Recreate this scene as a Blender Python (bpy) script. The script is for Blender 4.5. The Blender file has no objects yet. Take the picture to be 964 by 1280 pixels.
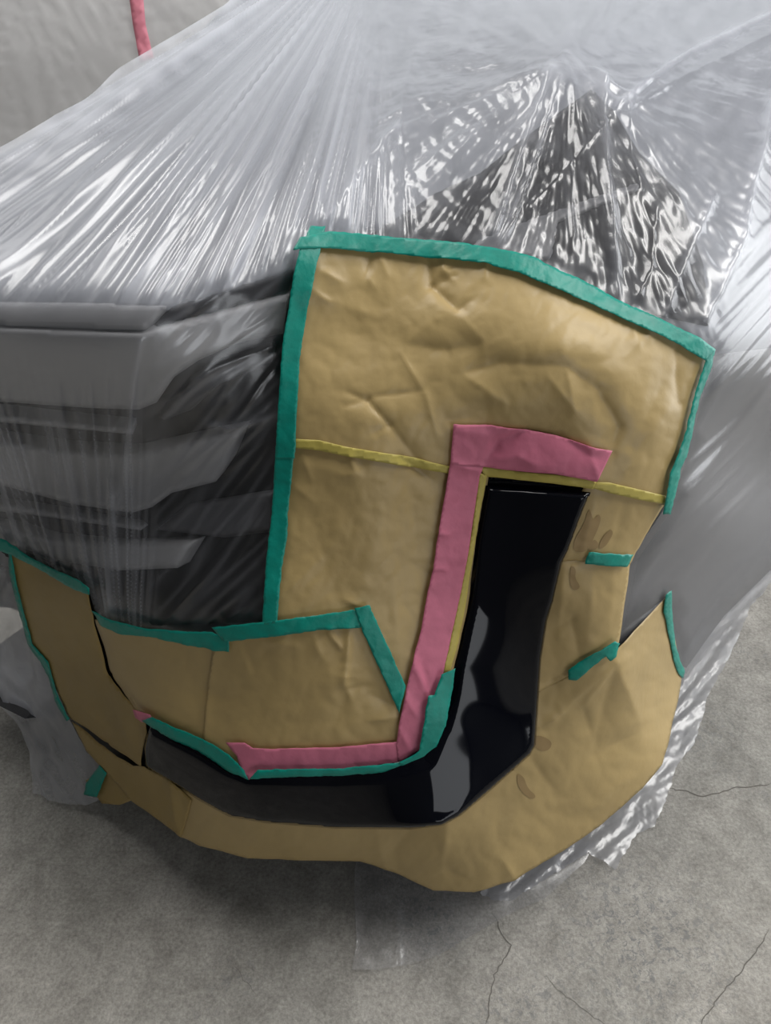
import bpy, bmesh, math, random
import numpy as np
from mathutils import Vector
from mathutils.geometry import delaunay_2d_cdt
random.seed(7)
sc = bpy.context.scene
COL = sc.collection
# ------------------------------------------------------------------ camera
W, H, F = 964, 1280, 1000.0
CAMZ = 1.5
PITCH = math.radians(40)
cs, sn = math.cos(PITCH), math.sin(PITCH)
cd = bpy.data.cameras.new('camera'); cam = bpy.data.objects.new('camera', cd); COL.objects.link(cam)
cd.sensor_fit = 'VERTICAL'; cd.sensor_height = 24; cd.lens = F / H * 24
cd.clip_start = .02
cam.location = (0, 0, CAMZ); cam.rotation_euler = (math.radians(90) - PITCH, 0, 0)
sc.camera = cam
# ------------------------------------------------------------------ world / light / exposure
w = bpy.data.worlds.new('world'); sc.world = w; w.use_nodes = True
w.node_tree.nodes['Background'].inputs[0].default_value = (.80, .88, 1, 1)
w.node_tree.nodes['Background'].inputs[1].default_value = .3

def lit(name, quad, strength, col, kind='structure'):
    # a glowing pane: window glass with daylight behind it, a ceiling lamp's diffuser, or an added reflection light
    m = bpy.data.materials.new(name + '_light'); m.use_nodes = True; nt = m.node_tree; nt.nodes.clear()
    e = nt.nodes.new('ShaderNodeEmission'); e.inputs[0].default_value = (*col, 1); e.inputs[1].default_value = strength
    o_ = nt.nodes.new('ShaderNodeOutputMaterial'); nt.links.new(e.outputs[0], o_.inputs[0])
    me = bpy.data.meshes.new(name); me.from_pydata(quad, [], [(0, 1, 2, 3)]); me.materials.append(m)
    o = bpy.data.objects.new(name, me); COL.objects.link(o)
    if kind: o['kind'] = kind
    return o
WIN = lit('window_1', [(-3.4, 6.02, 1.3), (3.3, 6.02, 1.3), (3.3, 6.02, 3.8), (-3.4, 6.02, 3.8)], .95, (.93, .97, 1))
DOOR = lit('door_1', [(5.0, .9, .05), (5.0, 4.9, .05), (5.0, 4.9, 2.9), (5.0, .9, 2.9)], 4.6, (.96, .98, 1))
ADDED_PANE = lit('added_light_pane', [(1.7, -3.6, .5), (4.9, -3.6, .5), (4.9, -3.6, 2.3), (1.7, -3.6, 2.3)], 2.7, (.93, .96, 1))  # unseen pane, added to put a bright reflection in the black trim
PANELS = [lit('ceiling_light', [(x, y, 3.93), (x + 1.2, y, 3.93), (x + 1.2, y + 3, 3.93), (x, y + 3, 3.93)], e, (1, .985, .96), None) for x, y, e in ((-1.0, .9, 7.5), (2.4, .1, 12), (-3.3, 2.6, 2.4))]
sc.view_settings.view_transform = 'Standard'; sc.view_settings.look = 'None'
sc.view_settings.gamma = 1; sc.view_settings.use_curve_mapping = False
sc.view_settings.exposure = 0.1

# ------------------------------------------------------------------ helpers: noise
_r = np.random.RandomState(11)
PERM = _r.permutation(256); PERM = np.concatenate([PERM, PERM])
GA = _r.rand(256) * 2 * math.pi; GX, GY = np.cos(GA), np.sin(GA)
def pn(x, y, seed=0):
    x = np.asarray(x, float) + seed * 17.31; y = np.asarray(y, float) + seed * 9.73
    xi = np.floor(x).astype(int); yi = np.floor(y).astype(int)
    xf, yf = x - xi, y - yi
    u = xf ** 3 * (xf * (xf * 6 - 15) + 10); v = yf ** 3 * (yf * (yf * 6 - 15) + 10)
    def g(ix, iy, dx, dy):
        h = PERM[(PERM[ix & 255] + iy) & 255]
        return GX[h] * dx + GY[h] * dy
    a = g(xi, yi, xf, yf); b = g(xi + 1, yi, xf - 1, yf)
    c = g(xi, yi + 1, xf, yf - 1); d = g(xi + 1, yi + 1, xf - 1, yf - 1)
    return (a + u * (b - a)) * (1 - v) + (c + u * (d - c)) * v
def ridge(x, y, seed=0):           # sharp crests
    return 1 - np.abs(pn(x, y, seed)) * 2.4
def sstep(a, b, x):
    t = np.clip((x - a) / (b - a), 0, 1); return t * t * (3 - 2 * t)
def sdf(poly, x, y):               # signed distance, negative inside
    x = np.asarray(x, float); y = np.asarray(y, float)
    d = np.full(x.shape, 1e9); ins = np.zeros(x.shape, bool)
    n = len(poly)
    for i in range(n):
        x0, y0 = poly[i]; x1, y1 = poly[(i + 1) % n]
        ex, ey = x1 - x0, y1 - y0; L = ex * ex + ey * ey + 1e-9
        t = np.clip(((x - x0) * ex + (y - y0) * ey) / L, 0, 1)
        d = np.minimum(d, np.hypot(x - x0 - t * ex, y - y0 - t * ey))
        if abs(ey) > 1e-9:
            c = ((y0 > y) != (y1 > y)) & (x < (x1 - x0) * (y - y0) / ey + x0)
            ins ^= c
    return np.where(ins, -d, d)
def segd(pl, x, y):                # distance to an open polyline
    d = np.full(np.shape(x), 1e9)
    for (x0, y0), (x1, y1) in zip(pl[:-1], pl[1:]):
        ex, ey = x1 - x0, y1 - y0; L = ex * ex + ey * ey + 1e-9
        t = np.clip(((x - x0) * ex + (y - y0) * ey) / L, 0, 1)
        d = np.minimum(d, np.hypot(x - x0 - t * ex, y - y0 - t * ey))
    return d
# ------------------------------------------------------------------ the car's form: one smooth shell through measured points (x, y, height)
def rays(px, py):
    a = (np.asarray(px, float) - W / 2) / F; b = (H / 2 - np.asarray(py, float)) / F
    return np.stack([a, cs + b * sn, -sn + b * cs], -1)
CT = [(-60, 870, .10), (0, 870, .10), (45, 985, .03), (120, 1003, .04), (90, 930, .13), (135, 965, .14), (230, 1055, .13), (330, 1078, .13),
      (440, 1085, .13), (540, 1112, .12), (610, 1112, .12), (690, 1072, .13), (752, 1030, .14), (802, 985, .15), (830, 945, .16), (853, 850, .13), (905, 790, .06),
      (964, 725, .04), (1060, 630, .04),
      (185, 930, .35), (330, 1025, .30), (420, 1036, .285), (560, 1033, .28), (665, 940, .36), (605, 994, .31), (300, 970, .39), (420, 968, .40), (500, 955, .41), (552, 900, .47),
      (570, 850, .52), (583, 740, .64), (603, 600, .80), (740, 611, .80), (710, 700, .695), (690, 790, .57), (673, 875, .445),
      (775, 770, .575), (800, 690, .665), (832, 630, .735), (760, 900, .36), (780, 830, .48),
      (835, 745, .50), (860, 560, .80), (880, 440, .93), (964, 470, .83), (964, 600, .45), (900, 640, .60), (1060, 480, .62),
      (-60, 690, .55), (20, 700, .56), (115, 745, .60), (200, 785, .60), (330, 780, .64), (90, 830, .36), (200, 900, .42), (260, 860, .50),
      (-60, 560, .79), (60, 560, .80), (200, 600, .80), (340, 600, .82), (450, 600, .83),
      (-60, 413, 1.03), (0, 415, 1.03), (90, 418, 1.033), (172, 420, 1.036), (270, 395, 1.036), (357, 371, 1.04),
      (-60, 378, 1.062), (0, 378, 1.062), (90, 378, 1.065), (205, 380, 1.066), (290, 358, 1.07), (370, 330, 1.075),
      (450, 420, .985), (560, 440, .975), (700, 440, .98), (560, 520, .90), (700, 520, .90), (800, 500, .91), (460, 520, .91),
      (480, 300, 1.08), (620, 318, 1.065), (740, 368, 1.01), (840, 412, .965),
      (-60, 300, 1.085), (40, 300, 1.095), (200, 300, 1.105), (360, 270, 1.115), (520, 240, 1.12), (660, 220, 1.125), (780, 260, 1.09), (880, 320, 1.03), (964, 330, .98),
      (200, 200, 1.145), (350, 180, 1.155), (60, 200, 1.13), (-60, 240, 1.10), (500, 160, 1.165), (640, 130, 1.185), (760, 150, 1.165), (870, 180, 1.12), (964, 200, 1.07), (1060, 240, 1.0),
      (250, 70, 1.19), (400, 60, 1.20), (560, 60, 1.21), (710, 62, 1.235), (840, 60, 1.19), (964, 60, 1.15), (1060, 60, 1.11),
      (100, 100, 1.17), (280, -20, 1.21), (482, -20, 1.225), (700, -20, 1.235), (964, -20, 1.20), (482, -60, 1.24), (900, -60, 1.22), (250, -60, 1.23)]
CT = np.array(CT, float)
_d = rays(CT[:, 0], CT[:, 1]); _q = -_d[:, 2] / (CAMZ - CT[:, 2])        # inverse range
def _phi(r): return np.where(r > 1e-9, r * r * np.log(r + 1e-9), 0)
_X = CT[:, :2] / 500.0
_A = _phi(np.hypot(_X[:, None, 0] - _X[None, :, 0], _X[:, None, 1] - _X[None, :, 1])) + np.eye(len(CT)) * 3e-3
_P = np.concatenate([np.ones((len(CT), 1)), _X], 1)
_M = np.block([[_A, _P], [_P.T, np.zeros((3, 3))]])
_S = np.linalg.solve(_M, np.concatenate([_q, np.zeros(3)]))
def inv_range(px, py):
    px = np.asarray(px, float) / 500; py = np.asarray(py, float) / 500
    r = np.hypot(px[..., None] - _X[:, 0], py[..., None] - _X[:, 1])
    return _phi(r) @ _S[:-3] + _S[-3] + _S[-2] * px + _S[-1] * py
CAM = np.array([0, 0, CAMZ])
def shell_pts(px, py):
    q = np.clip(inv_range(px, py), .3, 3); return CAM + rays(px, py) / q[..., None]
def car_base(px, py, e=2.0):
    px = np.asarray(px, float); py = np.asarray(py, float)
    P = shell_pts(px, py)
    a = shell_pts(px + e, py) - shell_pts(px - e, py); b = shell_pts(px, py + e) - shell_pts(px, py - e)
    n = np.cross(b, a); n /= np.linalg.norm(n, axis=-1, keepdims=True)
    return P, fixn(P, n)
def fixn(P, n):
    v = CAM - P; v /= np.linalg.norm(v, axis=-1, keepdims=True)
    s = np.sign((n * v).sum(-1, keepdims=True)); return n * np.where(s == 0, 1, s)
def plane_base(p0, nrm):
    p0 = np.array(p0, float); nrm = np.array(nrm, float); nrm /= np.linalg.norm(nrm)
    def f(px, py):
        d = rays(px, py); t = ((p0 - CAM) @ nrm) / (d @ nrm)
        P = CAM + d * t[..., None]; return P, fixn(P, np.broadcast_to(nrm, P.shape).copy())
    return f
floor_base = plane_base((0, 0, .004), (0, 0, 1))
def place(base, px, py, off, disp):
    P, n = base(px, py)
    v = CAM - P; v /= np.linalg.norm(v, axis=-1, keepdims=True)
    c = np.clip((n * v).sum(-1), .4, 1)
    return P + v * (off / c)[..., None] + n * np.asarray(disp)[..., None]
# ------------------------------------------------------------------ helpers: objects
def props(o, label=None, cat=None, group=None, kind=None):
    if label: o['label'] = label
    if cat: o['category'] = cat
    if group: o['group'] = group
    if kind: o['kind'] = kind
    return o
def link(name, me, mat, parent=None):
    o = bpy.data.objects.new(name, me); COL.objects.link(o)
    if mat: me.materials.append(mat)
    if parent: o.parent = parent
    return o
def empty(name, loc=(0, 0, 0)):
    o = bpy.data.objects.new(name, None); COL.objects.link(o); o.location = loc; o.empty_display_size = .1
    bpy.context.view_layer.update(); return o
def reparent(o, p):
    o.parent = p; o.matrix_parent_inverse = p.matrix_world.inverted()
def resample(poly, step, jag=0):
    out = []
    n = len(poly)
    for i in range(n):
        a = np.array(poly[i], float); b = np.array(poly[(i + 1) % n], float)
        L = np.linalg.norm(b - a); k = max(1, int(round(L / step)))
        nn = np.array([-(b - a)[1], (b - a)[0]]) / (L + 1e-9)
        for j in range(k):
            q = a + (b - a) * j / k
            if jag and j: q = q + nn * jag * (pn(q[0] / 6, q[1] / 6, 3) + .6 * pn(q[0] / 17, q[1] / 17, 4)) * 1.6
            out.append((float(q[0]), float(q[1])))
    return out
def smooth_poly(poly, it=1):
    for _ in range(it):
        o = []
        for i in range(len(poly)):
            a, b = poly[i], poly[(i + 1) % len(poly)]
            o += [(a[0] * .75 + b[0] * .25, a[1] * .75 + b[1] * .25), (a[0] * .25 + b[0] * .75, a[1] * .25 + b[1] * .75)]
        poly = o
    return poly
def patch(name, poly, mat, base=car_base, off=0.0, disp=None, step=5, parent=None, thick=0, walls=0, jag=0, offfn=None, attrs=None):
    """a sheet with outline poly lying on a base surface"""
    bd = resample(poly, step, jag)
    xs = [p[0] for p in bd]; ys = [p[1] for p in bd]
    gx, gy = np.meshgrid(np.arange(min(xs) + step / 2, max(xs), step), np.arange(min(ys) + step / 2, max(ys), step * .87))
    gx = gx.copy(); gx[::2] += step / 2
    gx = gx.ravel(); gy = gy.ravel()
    k = sdf(bd, gx, gy) < -step * .45
    pts = bd + list(zip(gx[k].tolist(), gy[k].tolist()))
    nb = len(bd)
    r = delaunay_2d_cdt([Vector(p) for p in pts], [(i, (i + 1) % nb) for i in range(nb)], [], 1, 1e-4)
    V = np.array([tuple(v) for v in r[0]]); px, py = V[:, 0], V[:, 1]
    d = disp(px, py) if disp else np.zeros(len(px))
    if offfn is not None: of = off + offfn(px, py)
    else: of = np.full(len(px), off)
    P = place(base, px, py, of, d)
    me = bpy.data.meshes.new(name)
    faces = [tuple(f) for f in r[2]]
    me.from_pydata([tuple(p) for p in P], [], faces); me.update()
    for an, fn_ in (attrs or {}).items():
        at = me.attributes.new(an, 'FLOAT', 'POINT'); at.data.foreach_set('value', np.ascontiguousarray(fn_(px, py), dtype=np.float32))
    bm = bmesh.new(); bm.from_mesh(me)
    _, n = base(px, py); nm = n.mean(0); nm /= np.linalg.norm(nm)
    fn = np.array([f.normal[:] for f in bm.faces]).mean(0)
    if fn @ nm < 0: bmesh.ops.reverse_faces(bm, faces=bm.faces[:])
    if walls:
        be = [e for e in bm.edges if e.is_boundary]
        q = bmesh.ops.extrude_edge_only(bm, edges=be)['geom']
        bmesh.ops.translate(bm, verts=[g for g in q if isinstance(g, bmesh.types.BMVert)], vec=Vector(-nm * walls))
        bmesh.ops.recalc_face_normals(bm, faces=bm.faces[:])
        fs = np.array([f.normal[:] for f in bm.faces if abs(np.dot(f.normal, nm)) > .3]).mean(0)
        if fs @ nm < 0: bmesh.ops.reverse_faces(bm, faces=bm.faces[:])
    for f in bm.faces: f.smooth = True
    bm.to_mesh(me); bm.free()
    o = link(name, me, mat, None)
    if thick:
        m = o.modifiers.new('thickness', 'SOLIDIFY'); m.thickness = thick; m.offset = -1
    if parent: reparent(o, parent)
    return o
# ------------------------------------------------------------------ materials
def newmat(name):
    m = bpy.data.materials.new(name); m.use_nodes = True; nt = m.node_tree
    return m, nt, nt.nodes['Principled BSDF']
def N(nt, t, **kw):
    n = nt.nodes.new(t)
    for k, v in kw.items():
        if k in n.inputs.keys(): n.inputs[k].default_value = v
        else: setattr(n, k, v)
    return n
def simple(name, col, rough=.5, spec=.5, metal=0, coat=0, nscale=0, namt=.08, bump=0, bscale=200):
    m, nt, b = newmat(name); L = nt.links
    b.inputs['Base Color'].default_value = (*col, 1); b.inputs['Roughness'].default_value = rough
    b.inputs['Specular IOR Level'].default_value = spec; b.inputs['Metallic'].default_value = metal
    b.inputs['Coat Weight'].default_value = coat; b.inputs['Coat Roughness'].default_value = .03
    tc = N(nt, 'ShaderNodeTexCoord')
    if nscale:
        no = N(nt, 'ShaderNodeTexNoise', Scale=nscale, Detail=4.0)
        L.new(tc.outputs['Object'], no.inputs['Vector'])
        mp = N(nt, 'ShaderNodeMapRange'); mp.inputs[1].default_value = .3; mp.inputs[2].default_value = .7
        mp.inputs[3].default_value = 1 - namt; mp.inputs[4].default_value = 1 + namt
        L.new(no.outputs[0], mp.inputs[0])
        vm = N(nt, 'ShaderNodeVectorMath', operation='SCALE'); vm.inputs[0].default_value = col
        L.new(mp.outputs[0], vm.inputs['Scale']); L.new(vm.outputs[0], b.inputs['Base Color'])
    if bump:
        n2 = N(nt, 'ShaderNodeTexNoise', Scale=bscale, Detail=3.0); L.new(tc.outputs['Object'], n2.inputs['Vector'])
        bu = N(nt, 'ShaderNodeBump', Strength=bump, Distance=.002); L.new(n2.outputs[0], bu.inputs['Height'])
        L.new(bu.outputs[0], b.inputs['Normal'])
    return m
M = {}
M['paper'] = simple('kraft_paper', (.46, .333, .142), .42, .45, nscale=9, namt=.06, bump=.25, bscale=60)
M['paper_shaded'] = simple('kraft_paper_shaded', (.35, .245, .082), .48, .42, nscale=9, namt=.06, bump=.25, bscale=60)  # same kraft paper, the dimmer light at lower left put into its colour
M['fold_dark'] = simple('paper_stain', (.30, .19, .075), .5, .4)
M['teal'] = simple('teal_tape', (.0, .255, .195), .42, .45, nscale=40, namt=.1, bump=.35, bscale=110)
M['pink'] = simple('pink_tape', (.62, .175, .265), .5, .4, nscale=30, namt=.06, bump=.3, bscale=90)
M['pink_rear'] = simple('rose_tape', (.62, .21, .27), .5, .4)
M['yellow'] = simple('yellow_tape', (.52, .43, .10), .45, .4, nscale=30, namt=.06, bump=.25, bscale=110)
M['trim'] = simple('gloss_black', (.002, .0025, .005), .05, .27)
M['silver'] = simple('silver_paint', (.17, .18, .205), .42, .5)
M['satin'] = simple('satin_silver', (.33, .33, .34), .45, .5)
M['satin_dim'] = simple('satin_graphite', (.085, .086, .095), .45, .5)
M['cladding'] = simple('grey_cladding', (.06, .06, .066), .45, .4)
M['dark'] = simple('black_plastic', (.010, .010, .013), .45, .4)
M['glass'] = simple('headlight_lens', (.012, .012, .016), .5, .15)
M['tyre'] = simple('tyre_rubber', (.015, .015, .016), .8, .3)
M['rim'] = simple('wheel_alloy', (.4, .4, .42), .3, .5, metal=.8)
M['wall'] = simple('painted_wall', (.14, .14, .14), .8, .2, nscale=3, namt=.05)
M['white'] = simple('white_paint', (.6, .6, .6), .5, .4)
M['ceil'] = simple('ceiling_paint', (.3, .3, .3), .8, .2, nscale=3, namt=.03)

def film_mat(name, op, edge, gl, rough=.16, tint=(.80, .82, .89), bump=.6, bscale=70, bdist=.004, stretch=None, attr=False):
    m = bpy.data.materials.new(name); m.use_nodes = True; nt = m.node_tree; nt.nodes.clear(); L = nt.links
    out = N(nt, 'ShaderNodeOutputMaterial')
    tr = N(nt, 'ShaderNodeBsdfTransparent'); tr.inputs[0].default_value = (.97, .97, .975, 1)
    df = N(nt, 'ShaderNodeBsdfDiffuse'); df.inputs[0].default_value = (*tint, 1)
    tl = N(nt, 'ShaderNodeBsdfTranslucent'); tl.inputs[0].default_value = (*tint, 1)
    g = N(nt, 'ShaderNodeBsdfGlossy'); g.inputs['Roughness'].default_value = rough; g.inputs[0].default_value = (1, 1, 1, 1)
    tc = N(nt, 'ShaderNodeTexCoord'); mp = N(nt, 'ShaderNodeMapping')
    if stretch: mp.inputs['Scale'].default_value = stretch
    L.new(tc.outputs['Object'], mp.inputs[0])
    n1 = N(nt, 'ShaderNodeTexNoise', Scale=bscale, Detail=6.0, Roughness=.65, Distortion=.3); L.new(mp.outputs[0], n1.inputs['Vector'])
    n1.noise_type = 'RIDGED_MULTIFRACTAL' if hasattr(n1, 'noise_type') else 'FBM'
    n2 = N(nt, 'ShaderNodeTexNoise', Scale=bscale * .35, Detail=2.0); L.new(tc.outputs['Object'], n2.inputs['Vector'])
    ms = N(nt, 'ShaderNodeMath', operation='MULTIPLY'); ms.inputs[1].default_value = .3; L.new(n1.outputs[0], ms.inputs[0])
    ad = N(nt, 'ShaderNodeMath', operation='ADD'); L.new(ms.outputs[0], ad.inputs[0]); L.new(n2.outputs[0], ad.inputs[1])
    bu = N(nt, 'ShaderNodeBump', Strength=bump, Distance=bdist); L.new(ad.outputs[0], bu.inputs['Height'])
    if attr:
        ac = N(nt, 'ShaderNodeAttribute'); ac.attribute_name = 'crush'
        am = N(nt, 'ShaderNodeMath', operation='MULTIPLY'); am.inputs[1].default_value = bump; L.new(ac.outputs['Fac'], am.inputs[0]); L.new(am.outputs[0], bu.inputs['Strength'])
    for s in (df, tl, g): L.new(bu.outputs[0], s.inputs['Normal'])
    mt = N(nt, 'ShaderNodeMixShader'); mt.inputs[0].default_value = .45; L.new(df.outputs[0], mt.inputs[1]); L.new(tl.outputs[0], mt.inputs[2])
    lw = N(nt, 'ShaderNodeLayerWeight', Blend=.5); L.new(bu.outputs[0], lw.inputs['Normal'])
    pw = N(nt, 'ShaderNodeMath', operation='POWER'); pw.inputs[1].default_value = 2.2; L.new(lw.outputs['Facing'], pw.inputs[0])
    mr = N(nt, 'ShaderNodeMapRange'); mr.inputs[3].default_value = op; mr.inputs[4].default_value = edge; L.new(pw.outputs[0], mr.inputs[0])
    m1 = N(nt, 'ShaderNodeMixShader'); 
    if attr:
        ah = N(nt, 'ShaderNodeAttribute'); ah.attribute_name = 'haze'; L.new(ah.outputs['Fac'], mr.inputs[3])
        hm = N(nt, 'ShaderNodeMath', operation='MULTIPLY_ADD'); hm.inputs[1].default_value = .72; hm.inputs[2].default_value = .20; L.new(ah.outputs['Fac'], hm.inputs[0]); L.new(hm.outputs[0], mr.inputs[4])
    L.new(mr.outputs[0], m1.inputs[0]); L.new(tr.outputs[0], m1.inputs[1]); L.new(mt.outputs[0], m1.inputs[2])
    mg = N(nt, 'ShaderNodeMapRange'); mg.inputs[3].default_value = gl; mg.inputs[4].default_value = .27
    p3 = N(nt, 'ShaderNodeMath', operation='POWER'); p3.inputs[1].default_value = 3.5; L.new(lw.outputs['Facing'], p3.inputs[0]); L.new(p3.outputs[0], mg.inputs[0])
    m2 = N(nt, 'ShaderNodeMixShader'); L.new(mg.outputs[0], m2.inputs[0]); L.new(m1.outputs[0], m2.inputs[1]); L.new(g.outputs[0], m2.inputs[2])
    L.new(m2.outputs[0], out.inputs[0])
    return m
M['film'] = film_mat('masking_film', .13, .62, .08, rough=.27, bump=.5, bscale=75, bdist=.004, attr=True)
M['film_low'] = film_mat('hanging_film', .26, .75, .07, rough=.25, bump=.5, bscale=40)
M['film_floor'] = film_mat('floor_film', .34, .85, .08, rough=.28, bump=.4, bscale=45)
M['film_clear'] = film_mat('clear_film', .13, .5, .06, rough=.25, bump=.5, bscale=25)
M['film_rear'] = film_mat('milky_film', .55, .85, .05, rough=.35, bump=.5, bscale=14, tint=(.8, .79, .79))

def concrete():
    m, nt, b = newmat('concrete_floor'); L = nt.links
    tc = N(nt, 'ShaderNodeTexCoord')
    def noise(s, d, rgh=.6, dist=0):
        n = N(nt, 'ShaderNodeTexNoise', Scale=s, Detail=d, Roughness=rgh, Distortion=dist); L.new(tc.outputs['Object'], n.inputs['Vector']); return n
    big = noise(1.6, 5); mid = noise(14, 8, .78, .4); fine = noise(150, 3, .75); spk = noise(75, 4, .75, .6); reg = noise(2.2, 2)
    r1 = N(nt, 'ShaderNodeValToRGB'); r1.color_ramp.elements[0].position = .3; r1.color_ramp.elements[1].position = .72
    r1.color_ramp.elements[0].color = (.25, .24, .22, 1); r1.color_ramp.elements[1].color = (.52, .505, .475, 1)
    L.new(mid.outputs[0], r1.inputs[0])
    r2 = N(nt, 'ShaderNodeValToRGB'); r2.color_ramp.elements[0].position = .35; r2.color_ramp.elements[1].position = .65
    r2.color_ramp.elements[0].color = (.82, .82, .80, 1); r2.color_ramp.elements[1].color = (1.1, 1.08, 1.05, 1); L.new(big.outputs[0], r2.inputs[0])
    mx = N(nt, 'ShaderNodeMix', data_type='RGBA', blend_type='MULTIPLY'); mx.inputs[0].default_value = 1
    L.new(r1.outputs[0], mx.inputs[6]); L.new(r2.outputs[0], mx.inputs[7])
    r3 = N(nt, 'ShaderNodeValToRGB'); r3.color_ramp.elements[0].position = .3; r3.color_ramp.elements[1].position = .7
    r3.color_ramp.elements[0].color = (.68, .68, .68, 1); r3.color_ramp.elements[1].color = (1.22, 1.22, 1.22, 1); L.new(fine.outputs[0], r3.inputs[0])
    mx2 = N(nt, 'ShaderNodeMix', data_type='RGBA', blend_type='MULTIPLY'); mx2.inputs[0].default_value = 1
    L.new(mx.outputs[2], mx2.inputs[6]); L.new(r3.outputs[0], mx2.inputs[7])
    # dark worn speckle in patches
    s1 = N(nt, 'ShaderNodeMapRange'); s1.inputs[1].default_value = .53; s1.inputs[2].default_value = .58; L.new(spk.outputs[0], s1.inputs[0])
    s2 = N(nt, 'ShaderNodeMapRange'); s2.inputs[1].default_value = .50; s2.inputs[2].default_value = .62; L.new(reg.outputs[0], s2.inputs[0])
    vd = N(nt, 'ShaderNodeVectorMath', operation='DISTANCE'); L.new(tc.outputs['Object'], vd.inputs[0]); vd.inputs[1].default_value = (.46, .60, 0)
    md = N(nt, 'ShaderNodeMapRange'); md.inputs[1].default_value = .05; md.inputs[2].default_value = .24; md.inputs[3].default_value = 1; md.inputs[4].default_value = 0; L.new(vd.outputs['Value'], md.inputs[0])
    mm = N(nt, 'ShaderNodeMath', operation='MAXIMUM'); L.new(s2.outputs[0], mm.inputs[0]); L.new(md.outputs[0], mm.inputs[1])
    sm = N(nt, 'ShaderNodeMath', operation='MULTIPLY'); L.new(s1.outputs[0], sm.inputs[0]); L.new(mm.outputs[0], sm.inputs[1])
    s3 = N(nt, 'ShaderNodeMath', operation='MULTIPLY'); s3.inputs[1].default_value = .6; L.new(sm.outputs[0], s3.inputs[0])
    mx3 = N(nt, 'ShaderNodeMix', data_type='RGBA'); L.new(s3.outputs[0], mx3.inputs[0]); L.new(mx2.outputs[2], mx3.inputs[6]); mx3.inputs[7].default_value = (.13, .14, .15, 1)
    L.new(mx3.outputs[2], b.inputs['Base Color'])
    b.inputs['Roughness'].default_value = .62; b.inputs['Specular IOR Level'].default_value = .35
    ad = N(nt, 'ShaderNodeMath', operation='ADD'); L.new(fine.outputs[0], ad.inputs[0]); L.new(mid.outputs[0], ad.inputs[1])
    bu = N(nt, 'ShaderNodeBump', Strength=.35, Distance=.003); L.new(ad.outputs[0], bu.inputs['Height']); L.new(bu.outputs[0], b.inputs['Normal'])
    return m
M['concrete'] = concrete()
M['patch_brown'] = simple('paper_dark_brown', (.31, .21, .09), .5, .4)
M['crack'] = simple('crack_shadow', (.17, .16, .145), .9, .1)

# ------------------------------------------------------------------ the room
def slab(name, x0, x1, y0, y1, z0, z1, mat, holes=None):
    bm = bmesh.new(); bmesh.ops.create_cube(bm, size=1)
    for v in bm.verts:
        v.co = Vector((x0 + (v.co.x + .5) * (x1 - x0), y0 + (v.co.y + .5) * (y1 - y0), z0 + (v.co.z + .5) * (z1 - z0)))
    me = bpy.data.meshes.new(name); bm.to_mesh(me); bm.free()
    return link(name, me, mat)
floor = props(slab('floor', -3.5, 5, -4, 6, -.1, 0, M['concrete']), kind='structure')
def multi(name, boxes, mat):
    bm = bmesh.new()
    for (x0, x1, y0, y1, z0, z1) in boxes:
        r = bmesh.ops.create_cube(bm, size=1)['verts']
        for v in r: v.co = Vector((x0 + (v.co.x + .5) * (x1 - x0), y0 + (v.co.y + .5) * (y1 - y0), z0 + (v.co.z + .5) * (z1 - z0)))
    me = bpy.data.meshes.new(name); bm.to_mesh(me); bm.free(); return link(name, me, mat)
props(multi('wall_back', [(-3.5, 5, 6, 6.1, 0, 1.3), (-3.5, 5, 6, 6.1, 3.8, 4), (3.3, 5, 6, 6.1, 1.3, 3.8)], M['wall']), kind='structure')
props(slab('wall_left', -3.6, -3.5, -4, 6.1, 0, 4, M['wall']), kind='structure')
props(multi('wall_right', [(5, 5.1, -4, .9, 0, 4), (5, 5.1, 4.9, 6.1, 0, 4), (5, 5.1, .9, 4.9, 2.9, 4)], M['wall']), kind='structure')
props(multi('wall_front', [(-3.6, 1.7, -3.7, -3.6, 0, 4), (4.9, 5.1, -3.7, -3.6, 0, 4), (1.7, 4.9, -3.7, -3.6, 0, .5), (1.7, 4.9, -3.7, -3.6, 2.3, 4)], M['wall']), kind='structure')
props(slab('ceiling', -3.6, 5, -4, 6.1, 4, 4.1, M['ceil']), kind='structure')
for o_, (x0, x1, y0, y1, z0, z1) in ((WIN, (-3.5, 3.3, 5.97, 6.03, 1.3, 3.8)), (ADDED_PANE, (1.7, 4.9, -3.63, -3.57, .5, 2.3))):
    fr = []
    n_ = 5 if o_ is WIN else 2
    for i in range(n_): 
        x = x0 + (x1 - x0) * i / (n_ - 1); fr.append((x - .03, x + .03, y0, y1, z0, z1))
    for z in (z0, z1): fr.append((x0, x1, y0, y1, z - .03, z + .03))
    multi('pane_frame', fr, M['ceil']).parent = o_
for p_, (x, y) in zip(PANELS, ((-1.0, .9), (2.4, .1), (-3.3, 2.6))):
    props(p_, 'white ceiling lamp panel above the car, %s' % ('nearest the middle' if x == -1.0 else 'nearest the door' if x > 1 else 'nearest the left wall'), 'lamp')
    multi('lamp_frame', [(x - .03, x, y - .03, y + 3.03, 3.9, 4), (x + 1.2, x + 1.23, y - .03, y + 3.03, 3.9, 4), (x, x + 1.2, y - .03, y, 3.9, 4), (x, x + 1.2, y + 3, y + 3.03, 3.9, 4)], M['ceil']).parent = p_
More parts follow.
